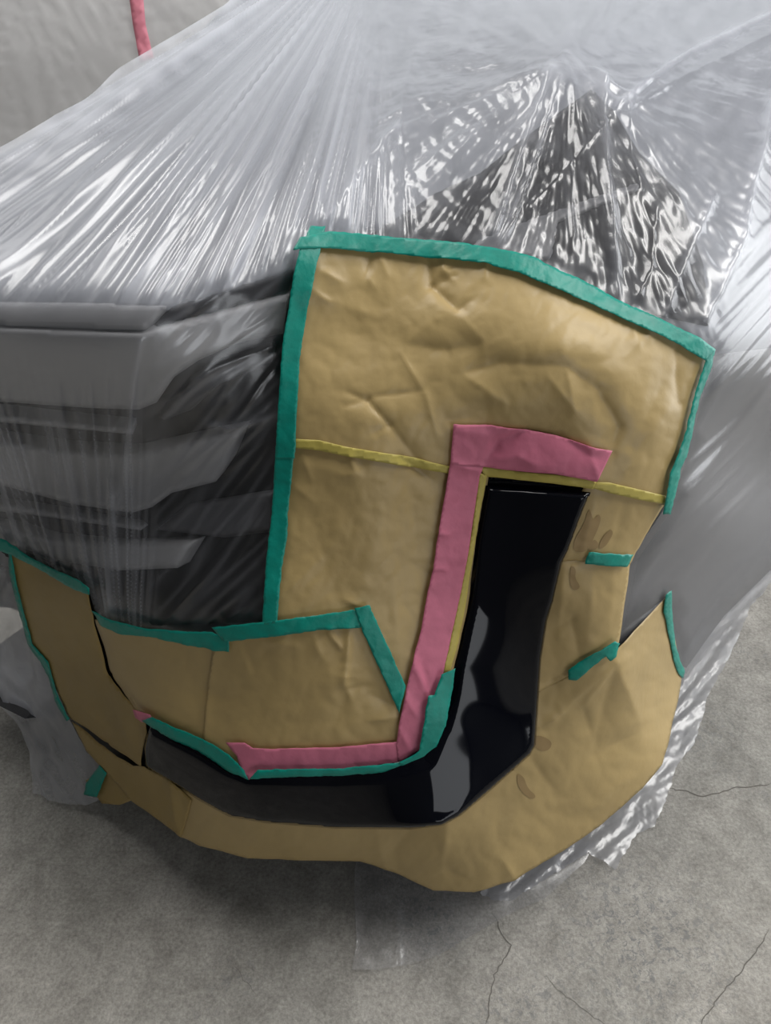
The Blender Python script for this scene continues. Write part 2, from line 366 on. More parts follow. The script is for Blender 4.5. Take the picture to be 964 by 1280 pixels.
def crack(pl, wd, name='floor_crack'):
    pts = resample(pl + pl[-2:0:-1], 5)[: int(1e9)]
    pts = []
    for a, b in zip(pl[:-1], pl[1:]):
        L = math.hypot(b[0] - a[0], b[1] - a[1]); k = max(1, int(L / 5))
        for j in range(k):
            t = j / k; x = a[0] + (b[0] - a[0]) * t; y = a[1] + (b[1] - a[1]) * t
            pts.append((x + 5 * float(pn(x / 9, y / 9, 2)), y + 3 * float(pn(x / 8, y / 8, 5))))
    pts.append(pl[-1])
    A = np.array(pts); T = np.gradient(A, axis=0); T /= np.linalg.norm(T, axis=1, keepdims=True)
    NN = np.stack([-T[:, 1], T[:, 0]], 1)
    n = len(A); wv = .85 * wd * (.55 + .9 * np.abs(pn(np.arange(n) / 2.3, 0 * np.arange(n), 8)))
    wv *= np.clip(np.minimum(np.arange(n), n - 1 - np.arange(n)) / 3, .15, 1)
    l = A + NN * wv[:, None]; r = A - NN * wv[:, None]
    base = plane_base((0, 0, .0006), (0, 0, 1))
    Pl = base(l[:, 0], l[:, 1])[0]; Pr = base(r[:, 0], r[:, 1])[0]
    me = bpy.data.meshes.new(name)
    me.from_pydata([tuple(p) for p in Pl] + [tuple(p) for p in Pr], [], [(i, i + 1, n + i + 1, n + i) for i in range(n - 1)])
    o = link(name, me, M['crack'], floor); return o
crack([(616, 1143), (625, 1162), (637, 1182), (634, 1195), (618, 1218), (612, 1250), (607, 1285)], 1.0)
crack([(836, 985), (862, 989), (878, 996), (900, 991), (922, 983), (940, 984), (970, 978)], 1.0)
crack([(962, 1160), (945, 1190), (920, 1222), (900, 1245), (880, 1275), (870, 1290)], 1.2)
crack([(770, 1290), (700, 1240), (680, 1215)], .5)
crack([(288, 1200), (306, 1225), (322, 1245)], .5)

# ------------------------------------------------------------------ outlines (measured)
TEAL = {
 'left_top': [(388, 283), (407, 283), (401, 311), (395, 332), (384, 386), (375, 446), (371, 520), (369, 573), (345, 573), (347, 520), (353, 430), (359, 395), (366, 347), (374, 313)],
 'left_low': [(345, 557), (369, 556), (364, 610), (360, 640), (359, 672), (352, 712), (347, 778), (328, 781), (333, 700), (340, 640)],
 'top': [(366, 313), (375, 297), (410, 289.5), (444, 291.6), (498, 297.6), (560, 302), (622, 311), (667, 322), (702, 340), (740, 357), (772, 375), (832, 402), (872, 422), (893, 437), (882, 452), (842, 427), (802, 410), (762, 391), (707, 367), (647, 341), (607, 330), (570, 325), (510, 319), (462, 315), (400, 310)],
 'right': [(884, 441), (893, 437), (887, 465), (874, 500), (860, 565), (851, 585), (845, 610), (838, 643), (829, 643), (833, 615), (837, 592), (854, 550), (867, 500), (880, 455)],
 'short': [(736, 690), (792, 693), (783, 708), (731.5, 705)],
 'diag': [(711, 840), (739, 820), (768, 801), (774, 804), (768, 820), (761, 825), (757, 820), (721, 850), (711, 850)],
 'side': [(839, 738), (840.6, 773), (845, 808), (849.5, 823), (856, 840), (854, 848), (848, 842), (842, 826), (836, 794), (830, 766), (832, 744)],
 'grille_left': [(-12, 668), (8, 675), (36.5, 695), (66, 711), (96, 723), (113, 735), (113, 743), (93, 737), (66, 721), (33, 703), (14, 693), (-12, 684)],
 'grille_mid': [(114.5, 763), (139, 774.5), (182.6, 786), (232, 789.5), (265.6, 790), (287, 800), (287, 814), (232, 806), (186, 796), (153, 793), (123, 781)],
 'grille_right': [(265, 784), (330, 777), (400, 768), (442, 762), (452, 770), (451, 784), (400, 787), (350, 794), (290, 801), (280, 801)],
 'leg': [(443, 760), (462, 756), (466, 766), (507, 857), (499, 891), (452, 786)],
 'corner_up': [(569, 835), (552, 843), (543, 869), (535, 869), (529, 907), (524, 937), (514, 945), (498, 953), (505, 960), (513, 958), (538, 947), (557, 907), (566, 862)],
 'corner_low': [(505, 950), (498, 953), (470, 956), (420, 960), (322, 962), (312, 973), (420, 969), (470, 966), (513, 959)],
 'lip_left': [(177, 901), (191, 896), (216, 908), (259, 926), (286, 943), (306, 963), (311, 974), (286, 964), (249, 940), (213, 923), (195, 911)],
 'foot': [(125, 956), (134, 966), (121.6, 996), (105, 993), (108, 979)],
 'left_edge': [(11, 690), (15, 693), (21, 726), (28, 756), (41, 803), (61, 826), (72, 866), (86, 899), (83, 902), (70, 877), (62, 847), (49, 824), (35, 803), (22, 756), (12, 716)],
}
TRIM = [(616, 596), (740.6, 610.5), (725, 650), (712, 686), (703, 704), (692, 752), (684.5, 776), (677, 823), (673.6, 876), (670, 931), (663, 944), (607, 994), (575.6, 1020), (554, 1032), (513, 1037),
        (420, 1036), (332, 1029), (286, 1021), (249, 1001), (213, 978), (181, 959), (179, 936), (183, 919), (191, 906), (216, 918), (249, 935), (286, 958), (312, 968), (420, 964), (470, 961), (505, 955), (530, 945), (550, 905), (558, 865), (562, 835), (576, 756), (589, 673), (602, 602)]
TR_IN = [(740, 610), (616, 602), (603, 602), (590, 673), (577, 756), (562, 835), (558, 865), (550, 905), (530, 945), (505, 955), (470, 961), (420, 964), (312, 968), (286, 958), (249, 935), (191, 906)]
PAPER = {
 'top': [(384, 300), (440, 305), (520, 312), (600, 322), (650, 334), (707, 358), (762, 383), (842, 420), (886, 446), (878, 478), (866, 520), (854, 560), (843, 595), (832, 632), (790, 622), (742, 608), (640, 594), (560, 590), (480, 577), (430, 566), (362, 557), (360, 480), (372, 380)],
 'mid': [(358, 555), (430, 563), (480, 573), (563, 585), (612, 590), (600, 660), (584, 760), (566, 840), (552, 920), (530, 945), (500, 935), (496, 890), (460, 775), (420, 778), (335, 788), (336, 700), (352, 630)],
 'centre': [(270, 800), (350, 790), (452, 776), (500, 880), (502, 930), (500, 950), (420, 958), (320, 960), (300, 962), (262, 940), (254, 922), (257, 890), (262, 850)],
 'midleft': [(118, 775), (153, 786), (200, 795), (276, 806), (270, 840), (264, 880), (262, 915), (275, 950), (250, 935), (200, 906), (170, 887), (136, 845), (128, 812)],
 'farleft': [(12, 688), (66, 716), (111, 738), (117.5, 780), (133, 845.5), (156, 872), (182, 897), (184, 915), (179, 936), (176, 960), (130, 932), (88, 900), (66, 850), (36, 803), (20, 740)],
 'lowleft': [(88, 903), (122, 931), (145, 947), (166, 958), (180, 958), (215, 975), (240, 1000), (228, 1045), (165, 1002), (130, 962), (108, 938)],
 'bottom': [(200, 962), (300, 1010), (480, 1022), (570, 1010), (630, 960), (655, 900), (672, 862), (711, 846), (770, 812), (810, 772), (836, 743), (843, 795), (852, 845), (849, 865), (838, 910), (827, 955), (802, 985), (752, 1030), (702, 1065), (642, 1100), (592, 1115), (542, 1112), (515, 1100), (482, 1085), (450, 1076), (400, 1076), (310, 1072), (250, 1057), (228, 1045), (220, 1005)],
 'right_up': [(735, 600), (742, 606), (790, 618), (832, 628), (815, 655), (795, 690), (787, 705), (735, 702), (695, 702), (690, 690), (712, 640)],
 'right_low': [(695, 696), (735, 700), (787, 703), (781, 740), (777, 775), (772, 806), (711, 846), (672, 866), (660, 880), (662, 800), (680, 730)],
 'foot': [(108, 975), (132, 960), (166, 1000), (150, 1006), (128, 1004)],
}
# ------------------------------------------------------------------ creases in paper
CR = [  # x0,y0,x1,y1, height mm (neg = valley), width to the right of travel, width to the left
 (506, 430, 560, 436, -7, 30, 14), (560, 436, 607, 428, -6, 30, 14), (506, 430, 545, 400, 3, 12, 20), (570, 388, 607, 428, 4, 14, 20),
 (578, 467, 625, 453, -6, 26, 9), (625, 453, 710, 457, -8, 34, 13), (710, 457, 750, 485, -7, 34, 13), (750, 485, 778, 535, -7, 30, 10), (778, 535, 768, 565, -6, 24, 9),
 (578, 467, 634, 505, 5, 20, 12), (634, 505, 560, 528, -3, 16, 16), (710, 457, 718, 512, 4, 8, 16), (690, 475, 718, 512, 3, 12, 8), (560, 535, 610, 545, 3, 14, 20),
 (606, 578, 625, 553, -6, 10, 7), (625, 553, 660, 541, -7, 12, 8), (660, 541, 700, 546, -7, 13, 8), (700, 546, 742, 572, -6, 13, 8),
 (610, 575, 650, 571, 3, 5, 7), (650, 571, 672, 583, 3, 5, 7), (738, 560, 748, 600, 3, 6, 6),
 (433, 490, 460, 500, -3.5, 5, 5), (460, 500, 488, 532, -5, 5, 5), (488, 532, 530, 585, -4, 12, 7), (460, 496, 530, 488, -3, 5, 4), (430, 508, 458, 499, -2.5, 5, 5), (500, 440, 532, 492, 2.2, 4, 4), (532, 492, 545, 540, 2.2, 4, 4),
 (488, 532, 460, 545, -2.5, 6, 6),
 (536, 326, 540, 356, -6, 5, 7), (540, 356, 572, 387, -6, 6, 9), (572, 387, 588, 375, -4, 6, 6), (540, 356, 575, 340, -4, 6, 6), (553, 326, 556, 340, 3, 3, 4), (556, 340, 575, 340, 3, 4, 3), (538, 352, 552, 336, 2.5, 3, 3), (552, 336, 570, 352, 2.5, 4, 3),
 (465, 318, 458, 345, -4, 8, 4), (458, 345, 468, 360, 2, 6, 6), (474, 320, 484, 345, 3, 6, 6), (607, 330, 606, 348, 3, 4, 4), (400, 338, 425, 352, 4, 10, 6), (388, 362, 410, 377, 3, 8, 6), (395, 370, 480, 400, 3, 26, 20),
 (790, 412, 800, 440, 3, 8, 8), (806, 412, 812, 428, 2.5, 6, 6), (845, 440, 850, 505, -4, 6, 6), (838, 505, 815, 540, 3, 10, 10), (700, 390, 790, 430, 3, 30, 30), (815, 530, 780, 590, 4, 16, 16), (830, 480, 790, 560, -4, 14, 14),
 (380, 568, 390, 600, 3, 5, 6), (437, 570, 445, 588, 4, 6, 6), (445, 588, 432, 594, 3, 6, 6), (500, 572, 540, 600, -4, 6, 6), (360, 600, 390, 625, 3, 8, 10), (400, 585, 480, 600, 2.5, 16, 10),
 (515, 600, 522, 700, -3, 20, 20), (480, 640, 455, 720, 4, 30, 26), (400, 700, 350, 745, 3, 14, 10), (390, 650, 420, 740, -3, 26, 26), (490, 720, 500, 830, 3, 16, 16), (430, 750, 455, 758, 3, 5, 5),
 (411, 788, 425, 808, 5, 2.5, 3), (436, 788, 432, 830, 6, 5, 7), (432, 838, 430, 850, 6, 8, 9), (430, 850, 438, 872, 4, 8, 6), (425, 862, 462, 858, -2.5, 4, 6), (408, 800, 420, 910, 3, 26, 20), (440, 850, 415, 915, -3, 14, 10), (460, 900, 498, 894, 3, 5, 6), (465, 870, 495, 885, -3, 5, 6),
 (330, 800, 370, 806, 4, 7, 9), (300, 805, 312, 835, 3, 10, 8), (392, 795, 402, 820, 3, 8, 6), (306, 812, 318, 838, -3, 8, 8), (268, 808, 256, 930, 3, 4, 7),
 (120, 770, 136, 845, -5, 6, 4), (136, 845, 175, 885, -5, 6, 4), (60, 760, 90, 860, 3, 26, 26), (88, 902, 130, 932, -9, 7, 5), (130, 932, 172, 957, -7, 8, 5), (150, 890, 176, 950, 3, 8, 6), (176, 905, 172, 950, -3, 5, 5), (100, 880, 150, 925, 3, 14, 8), (215, 980, 226, 1042, 5, 8, 4), (130, 900, 165, 925, -2, 8, 8),
 (768, 826, 797, 914, 8, 14, 20), (797, 914, 745, 945, -5, 16, 14), (768, 826, 745, 930, -5, 16, 14), (766, 826, 690, 895, 5, 9, 8), (672, 908, 700, 888, 5, 7, 7), (690, 845, 760, 815, -3, 8, 6), (768, 826, 728, 880, 4, 6, 8), (728, 880, 740, 920, -3, 8, 8), (768, 826, 830, 760, -3, 14, 14),
 (560, 1010, 552, 1085, 5, 14, 12), (552, 1085, 585, 1100, -3, 8, 8), (628, 1075, 642, 1096, 4, 8, 8), (770, 980, 740, 1010, 3, 12, 10), (700, 950, 830, 880, 3, 40, 40), (480, 1075, 520, 1030, -4, 18, 14), (482, 1083, 470, 1030, 4, 12, 14), (640, 960, 700, 1000, -3, 30, 30), (665, 950, 690, 985, -3.5, 10, 10),
 (700, 703, 735, 700, -5, 4, 4), (705, 705, 698, 790, 3, 9, 9), (740, 712, 735, 800, 2.5, 14, 14), (765, 712, 760, 790, 2, 10, 10), (690, 790, 715, 775, -4, 10, 8), (715, 775, 725, 820, -4, 8, 8), (680, 855, 711, 842, -4, 5, 4), (745, 620, 728, 680, 3, 10, 10), (780, 630, 765, 685, -2.5, 14, 14),
 (548, 666, 560, 668, 2.5, 2.5, 2.5), (541, 710, 556, 711, 2.5, 2.5, 2.5), (567, 580, 600, 588, 3, 4, 4), (515, 825, 535, 870, 3.5, 5, 5), (525, 820, 540, 872, -2, 4, 4), (500, 912, 512, 935, 3, 4, 4), (505, 870, 525, 900, 3, 7, 7),
]
def paper_disp(px, py):
    z = 2.2 * pn(px / 95, py / 95, 1) + 2.0 * np.abs(pn(px / 60, py / 75, 2)) + 2.2 * np.abs(pn(px / 33, py / 38, 3)) + 1.0 * np.abs(pn(px / 15 + py / 40, py / 17, 6)) + .35 * pn(px / 14, py / 14, 5)
    for (x0, y0, x1, y1, h, wr, wl) in CR:
        ex, ey = x1 - x0, y1 - y0; L = math.hypot(ex, ey)
        t = ((px - x0) * ex + (py - y0) * ey) / (L * L)
        s = (-(px - x0) * ey + (py - y0) * ex) / L        # + is to the right of travel (image y down)
        tc = np.clip(t, 0, 1); over = np.abs(t - tc) * L
        s2 = np.where(s > 0, s / wr, -s / wl)
        d = np.sqrt(s2 ** 2 + (over / (.5 * (wr + wl))) ** 2 + .006) - .07
        z = z + h * 1.05 * np.exp(-d) * (.55 + .45 * np.sin(math.pi * np.clip(t, .08, .92)))
    return z * .001
# ------------------------------------------------------------------ creases in film
PAP_ALL = [(368, 300), (384, 296), (410, 300), (520, 307), (622, 320), (667, 332), (702, 352), (772, 384), (832, 410), (888, 444), (878, 478), (858, 560), (838, 632), (815, 655), (797, 690), (783, 740), (776, 800), (836, 745), (843, 795), (852, 845), (827, 955), (752, 1030), (592, 1115), (482, 1085), (310, 1072), (228, 1045), (130, 962), (86, 899), (40, 803), (14, 691), (66, 717), (113, 739), (125, 775), (185, 792), (276, 800), (335, 788), (343, 640), (355, 480)]
def fan(px, py, fx, fy, k, rr, seed, sharp=1.0):
    dx, dy = px - fx, py - fy; r = np.hypot(dx, dy) + 1e-6; th = np.arctan2(dx, dy)
    return pn(th * k, r / rr, seed) , r
EDX, EDY = [-90, 215, 290, 372, 374], [377, 380, 358, 331, 800]
def film_disp(px, py):
    # long folds fanning over the bonnet from above
    a, r = fan(px, py, 490, -110, 26, 420, 1); b, _ = fan(px, py, 490, -110, 38, 260, 2); c, _ = fan(px, py, 470, -90, 120, 180, 3)
    hood = 12.0 * a + 7 * (1 - np.abs(b) * 3) * .8
    wl = 1 - sstep(400, 520, px - (py - 150) * .3)
    wl = wl * (1 - sstep(-15, 10, py - np.interp(px, EDX, EDY))) * sstep(-5, 60, r)
    # crushed, foil-like area to the right of it, star of folds from the knot
    k1, r1 = fan(px, py, 712, 78, 4.5, 150, 4); k2, _ = fan(px, py, 712, 78, 12, 120, 5); k3, _ = fan(px, py, 700, 40, 26, 260, 6)
    star = 10 * k1 * sstep(0, 90, r1) + (4 * (1 - np.abs(k2) * 2.5) * sstep(10, 90, r1) * .6 + .8 * k3) * (.25 + .75 * sstep(60, 110, py))
    th1 = np.arctan2(px - 712, py - 60)
    cr = 2.0 * np.abs(pn(th1 * 22, r1 / 110, 7)) * sstep(20, 120, r1) + 1.0 * np.exp(-(pn(th1 * 34, r1 / 150, 8) * 5) ** 2) * sstep(60, 160, r1) + 7 * pn(px / 75 + py / 160, py / 60, 9) + 4 * np.abs(pn((px + py) / 50, (px - py) / 26, 18))
    wr = (1 - wl) * (1 - sstep(430, 470, py)) * sstep(330, 420, px)
    edge = (px - 964) * 1.0 + (py - 130) * .24
    # side of the car: long straight folds running down to the front
    u = (px + py * .95) / 1.38; v = (py - px) / 1.41
    side = 5.5 * pn(u / 34, v / 420, 10) + 3.4 * (1 - np.abs(pn(u / 15, v / 300, 11)) * 3) + 1.4 * pn(u / 6.5, v / 160, 12)
    ws = sstep(-20, 20, (px - 880) + (py - 440) * .42) * sstep(250, 330, py) + sstep(760, 800, px) * sstep(560, 600, py)
    ws = np.clip(ws, 0, 1)
    # vertical hanging gathers over the grille
    g1, _ = fan(px, py, 165, 1050, 30, 500, 13); g2, _ = fan(px, py, 165, 1050, 44, 300, 14)
    gr = 3.2 * np.exp(-(g1 * 6) ** 2) + 1.6 * np.exp(-(g2 * 4) ** 2) * sstep(430, 560, py)
    wg = (1 - sstep(180, 215, px)) * sstep(415, 500, py) * (1 - sstep(740, 780, py) * .5)
    wd = sstep(190, 240, px) * (1 - sstep(350, 380, px)) * sstep(330, 400, py)
    uu = (px + py * 1.0) / 1.41; vv = (py - px) / 1.41
    dg = 2.0 * np.maximum(0, 1 - np.abs(pn(uu / 26, vv / 160, 15)) * 5) + 1.0 * pn(px / 20, py / 30, 16)
    z = hood * wl + (star * (1 - .35 * sstep(150, 220, py)) + cr) * wr * (1 - ws) + side * ws + gr * wg + dg * wd
    # straight single creases
    def cre(pl, h, w_):
        return h * np.exp(-segd(pl, px, py) / w_)
    z += cre([(142, 600), (140, 700), (138, 775)], 5, 8) * wg
    z += cre([(176, 425), (170, 470), (160, 560), (150, 640)], 4, 3)
    z += cre([(964, 20), (860, 68), (800, 110), (772, 132)], 9, 5) + cre([(964, 45), (870, 90), (778, 140)], 5, 4)
    z += cre([(772, 132), (740, 175), (700, 220), (660, 260)], 3, 2.5)
    z += cre([(752, 100), (756, 200), (768, 330), (775, 380)], 8, 7) + cre([(716, 110), (712, 200), (714, 300)], 4, 4)
    z += cre([(690, 90), (655, 180), (615, 300)], 8, 5) + cre([(700, 100), (672, 190), (640, 280), (622, 308)], 6, 4) + cre([(675, 95), (600, 130), (480, 180), (420, 260), (404, 285)], 6, 12)
    z += cre([(740, 90), (780, 125), (785, 190), (800, 240)], 7, 6) + cre([(820, 260), (815, 330), (790, 385)], 5, 5) + cre([(890, 250), (850, 340), (830, 395)], 4, 6)
    z += cre([(963, 130), (940, 220), (925, 300), (880, 400)], 9, 7)
    z += cre([(404, 285), (440, 240), (500, 160), (520, 60)], 5, 8) + cre([(404, 285), (395, 200), (430, 60)], 4, 8)
    z += cre([(345, 520), (290, 535), (262, 530)], 3, 4) + cre([(345, 430), (270, 460), (210, 500)], 2.5, 4)
    z += cre([(200, 785), (240, 740), (330, 640)], 2.5, 3)
    z += cre([(780, 790), (860, 700), (964, 590)], 7, 10) + cre([(800, 680), (870, 600), (964, 470)], 6, 8) + cre([(790, 745), (860, 660), (964, 540)], -5, 9)
    f = sstep(1, 26, sdf(PAP_ALL, px, py))
    z = np.where(z < -4, -4 - 3 * (1 - np.exp((z + 4) / 4)), z)
    return (z * (.15 + .85 * f)) * .001

# ------------------------------------------------------------------ the car
car = empty('car', (0.4, 1.6, 0)); props(car, 'grey car front corner wrapped in masking film and brown paper on the concrete', 'car')
BIG = [(-80, 374), (90, 376), (210, 380), (290, 357), (372, 330), (480, 298), (620, 316), (740, 366), (840, 410), (893, 440), (1060, 420), (1060, -60), (430, -60), (330, -40), (250, 40), (100, 130), (0, 190), (-80, 235)]
patch('hood', BIG, M['silver'], off=-.022, step=22, parent=car, walls=.05)
patch('fender', [(893, 440), (1060, 420), (1060, 620), (964, 712), (905, 770), (858, 835), (835, 745), (776, 790), (783, 740), (797, 690), (838, 632), (860, 540)], M['cladding'], off=-.026, step=20, parent=car, walls=.05)
patch('bumper', [(373, 332), (480, 300), (620, 318), (740, 368), (840, 412), (890, 442), (870, 530), (838, 640), (797, 700), (776, 800), (836, 750), (845, 845), (820, 950), (745, 1026), (590, 1106), (482, 1077), (310, 1064), (235, 1040), (140, 960), (90, 890), (40, 790), (20, 700), (113, 742), (185, 795), (335, 790), (343, 640), (355, 480)],
      M['dark'], off=-.018, step=20, parent=car, walls=.12)
# underside: from the lower lip back under the car
lip = [(-60, 880), (30, 930), (90, 900), (140, 958), (235, 1038), (310, 1062), (482, 1075), (590, 1104), (745, 1022), (818, 948), (843, 846), (905, 785), (964, 722), (1060, 630)]
a = np.array(resample(lip, 30)); a = np.array(lip, float)
P0, n0 = car_base(a[:, 0], a[:, 1]); P0 = P0 - n0 * .03; P0[:, 2] = np.maximum(P0[:, 2], .12)
P1 = P0 + (np.array([.25, 2.6, .2]) - P0) * .42; P1[:, 2] = .17
P2 = P0 + (np.array([.25, 2.9, .2]) - P0) * .9; P2[:, 2] = .2
me = bpy.data.meshes.new('underbody'); k = len(a)
me.from_pydata([tuple(p) for p in np.concatenate([P0, P1, P2])], [], [(i, i + 1, k + i + 1, k + i) for i in range(k - 1)] + [(k + i, k + i + 1, 2 * k + i + 1, 2 * k + i) for i in range(k - 1)])
reparent(link('underbody', me, M['dark']), car)
# wheel in its arch behind the right corner
def lathe(name, prof, c, ax, mat, seg=48):
    vs = []; fs = []; ax = Vector(ax).normalized(); u = ax.cross(Vector((0, 0, 1))).normalized(); v = ax.cross(u)
    for i in range(seg):
        t = 2 * math.pi * i / seg
        for (r, h) in prof: vs.append(Vector(c) + ax * h + (u * math.cos(t) + v * math.sin(t)) * r)
    n = len(prof)
    for i in range(seg):
        for j in range(n - 1):
            fs.append((i * n + j, i * n + j + 1, ((i + 1) % seg) * n + j + 1, ((i + 1) % seg) * n + j))
    me = bpy.data.meshes.new(name); me.from_pydata([tuple(x) for x in vs], [], fs)
    for p in me.polygons: p.use_smooth = True
    o = link(name, me, mat); reparent(o, car); return o
wc = (.62, 1.72, .33); wax = (.88, -.47, 0)
lathe('tyre', [(.2, -.1), (.30, -.1), (.325, -.07), (.33, 0), (.325, .07), (.30, .09), (.2, .08)], wc, wax, M['tyre'])
lathe('wheel_rim', [(.2, -.08), (.195, .06), (.16, .04), (.06, .05), (.0, .06)], wc, wax, M['rim'])
# grille stack seen through the film
patch('grille_backing', [(-80, 372), (215, 378), (372, 328), (390, 380), (385, 480), (370, 640), (350, 840), (185, 850), (113, 810), (66, 785), (14, 760), (-80, 750)], M['dark'], off=-.055, step=14, parent=car)
def bar(name, poly, mat, off, dep=.03, rnd=5, sm=0):
    poly = smooth_poly(poly, sm)
    def fn(px, py): return -.008 * (1 - np.sqrt(np.clip(1 - (1 - np.clip(-sdf(poly, px, py) / rnd, 0, 1)) ** 2, 0, 1)))
    return patch(name, poly, mat, off=off, step=5, parent=car, walls=dep, offfn=fn)
bar('hood_edge_trim', [(-80, 373), (-20, 373), (90, 376), (213, 379.5), (182, 414), (90, 412), (0, 408), (-80, 406)], M['satin'], -.02, rnd=3, sm=0)
bar('headlight_brow', [(217, 380), (290, 357), (370, 331), (362, 366), (270, 391), (186, 414)], M['glass'], -.024, rnd=3, sm=0)
bar('grille_surround', [(-80, 408), (0, 409), (90, 413), (176, 416), (270, 392), (362, 368), (354, 417), (300, 428), (249, 450), (218, 471), (196, 503), (174, 512), (112, 510), (0, 502), (-80, 496)], M['satin'], -.014, rnd=6, sm=0)
bar('grille_blade', [(-80, 511), (15, 519), (165, 535), (166, 543), (15, 529), (-80, 520)], M['satin'], -.028, rnd=3)
bar('grille_bar', [(-80, 548), (0, 550), (80, 562), (165, 566), (303, 537), (285, 580), (270, 602), (215, 616), (190, 634), (165, 641), (90, 630), (0, 606), (-80, 590)], M['satin'], -.018)
bar('grille_blade', [(-80, 622), (30, 632), (170, 657), (176, 663), (30, 642), (-80, 632)], M['satin'], -.028, rnd=3)
bar('grille_bar', [(-80, 650), (0, 655), (60, 672), (150, 680), (242, 677), (222, 710), (150, 713), (80, 702), (0, 676), (-80, 668)], M['satin'], -.018)
bar('fog_light_bezel', [(200, 520), (240, 475), (280, 452), (345, 432), (340, 452), (275, 480), (240, 512), (205, 525)], M['satin_dim'], -.03)
bar('grille_mesh_panel', [(195, 662), (235, 630), (345, 612), (343, 664), (280, 672)], M['satin_dim'], -.03)
# headlight and its dark surround behind the crumpled film
bar('headlight', [(380, 335), (470, 288), (545, 240), (600, 215), (650, 175), (740, 110), (770, 140), (800, 190), (850, 240), (880, 330), (890, 410), (800, 392), (700, 345), (620, 312), (500, 306)], M['glass'], -.016, rnd=8)
ls = bar('daytime_light', [(575, 318), (600, 296), (690, 262), (800, 225), (802, 240), (700, 280), (690, 330), (650, 322)], M['satin_dim'], -.013, rnd=3)

# black L-shaped corner trim
CRE = [(738, 616), (619, 607), (601, 760), (592, 770), (585, 798), (575.6, 869), (560, 915), (544, 946), (520, 960), (482, 969), (400, 975), (315, 980), (280, 965), (249, 945)]
def trim_off(px, py):
    dout = -sdf(TRIM, px, py)
    din = segd(TR_IN, px, py)
    wv = 12 + 6 * sstep(650, 780, py) - 6 * (1 - sstep(300, 420, px))
    bev = .010 * sstep(860, 920, py) + (.016 - .010 * sstep(860, 920, py)) * (np.minimum(din / wv, 1))
    rr = np.clip(dout / 6, 0, 1); rnd = .012 * (1 - np.sqrt(np.clip(1 - (1 - rr) ** 2, 0, 1)))
    tot = bev + .002 + .046 * np.clip((py - 835) / 195, 0, 1) ** 2 * sstep(400, 560, px) - np.where(din < 10, 0, rnd)
    return tot
tr_ = patch('corner_trim', TRIM, M['trim'], off=.002, step=3, parent=car, walls=.03, offfn=trim_off)
tr_['label'] = 'glossy black L-shaped corner trim left bare between the papers'
ins = [(206, 921), (250, 944), (296, 972), (293, 985), (280, 997), (262, 995), (216, 975), (188, 952), (186, 935)]
insp = patch('trim_recess', smooth_poly(ins, 2), M['trim'], off=.017, step=4, offfn=lambda px, py: -.006 * np.clip(-sdf(smooth_poly(ins, 2), px, py) / 5, 0, 1) + .002)
reparent(insp, tr_)

# ------------------------------------------------------------------ films
def film_zones(px, py):
    wl = (1 - sstep(400, 540, px - (py - 150) * .3)) 
    ws = np.clip(sstep(-20, 20, (px - 880) + (py - 440) * .42) * sstep(250, 330, py) + sstep(760, 800, px) * sstep(560, 600, py), 0, 1)
    gr = sstep(-2, 12, py - np.interp(px, EDX, EDY)) * (1 - sstep(366, 380, px))
    wl = wl * (1 - gr)
    return wl, ws, gr
def crush(px, py):
    wl, ws, gr = film_zones(px, py)
    return np.clip(.75 - .6 * wl - .8 * ws - .85 * gr, .08, 1) + 1.0 * (1 - wl) * (1 - ws) * (1 - sstep(60, 170, py)) + .3 * (1 - wl) * (1 - ws) * (1 - gr) * (1 - sstep(560, 640, px)) + .3 * sstep(220, 300, py) * sstep(230, 330, px) * wl - .5 * sstep(90, 150, py) * sstep(540, 600, px) * (1 - ws) * (1 - gr)
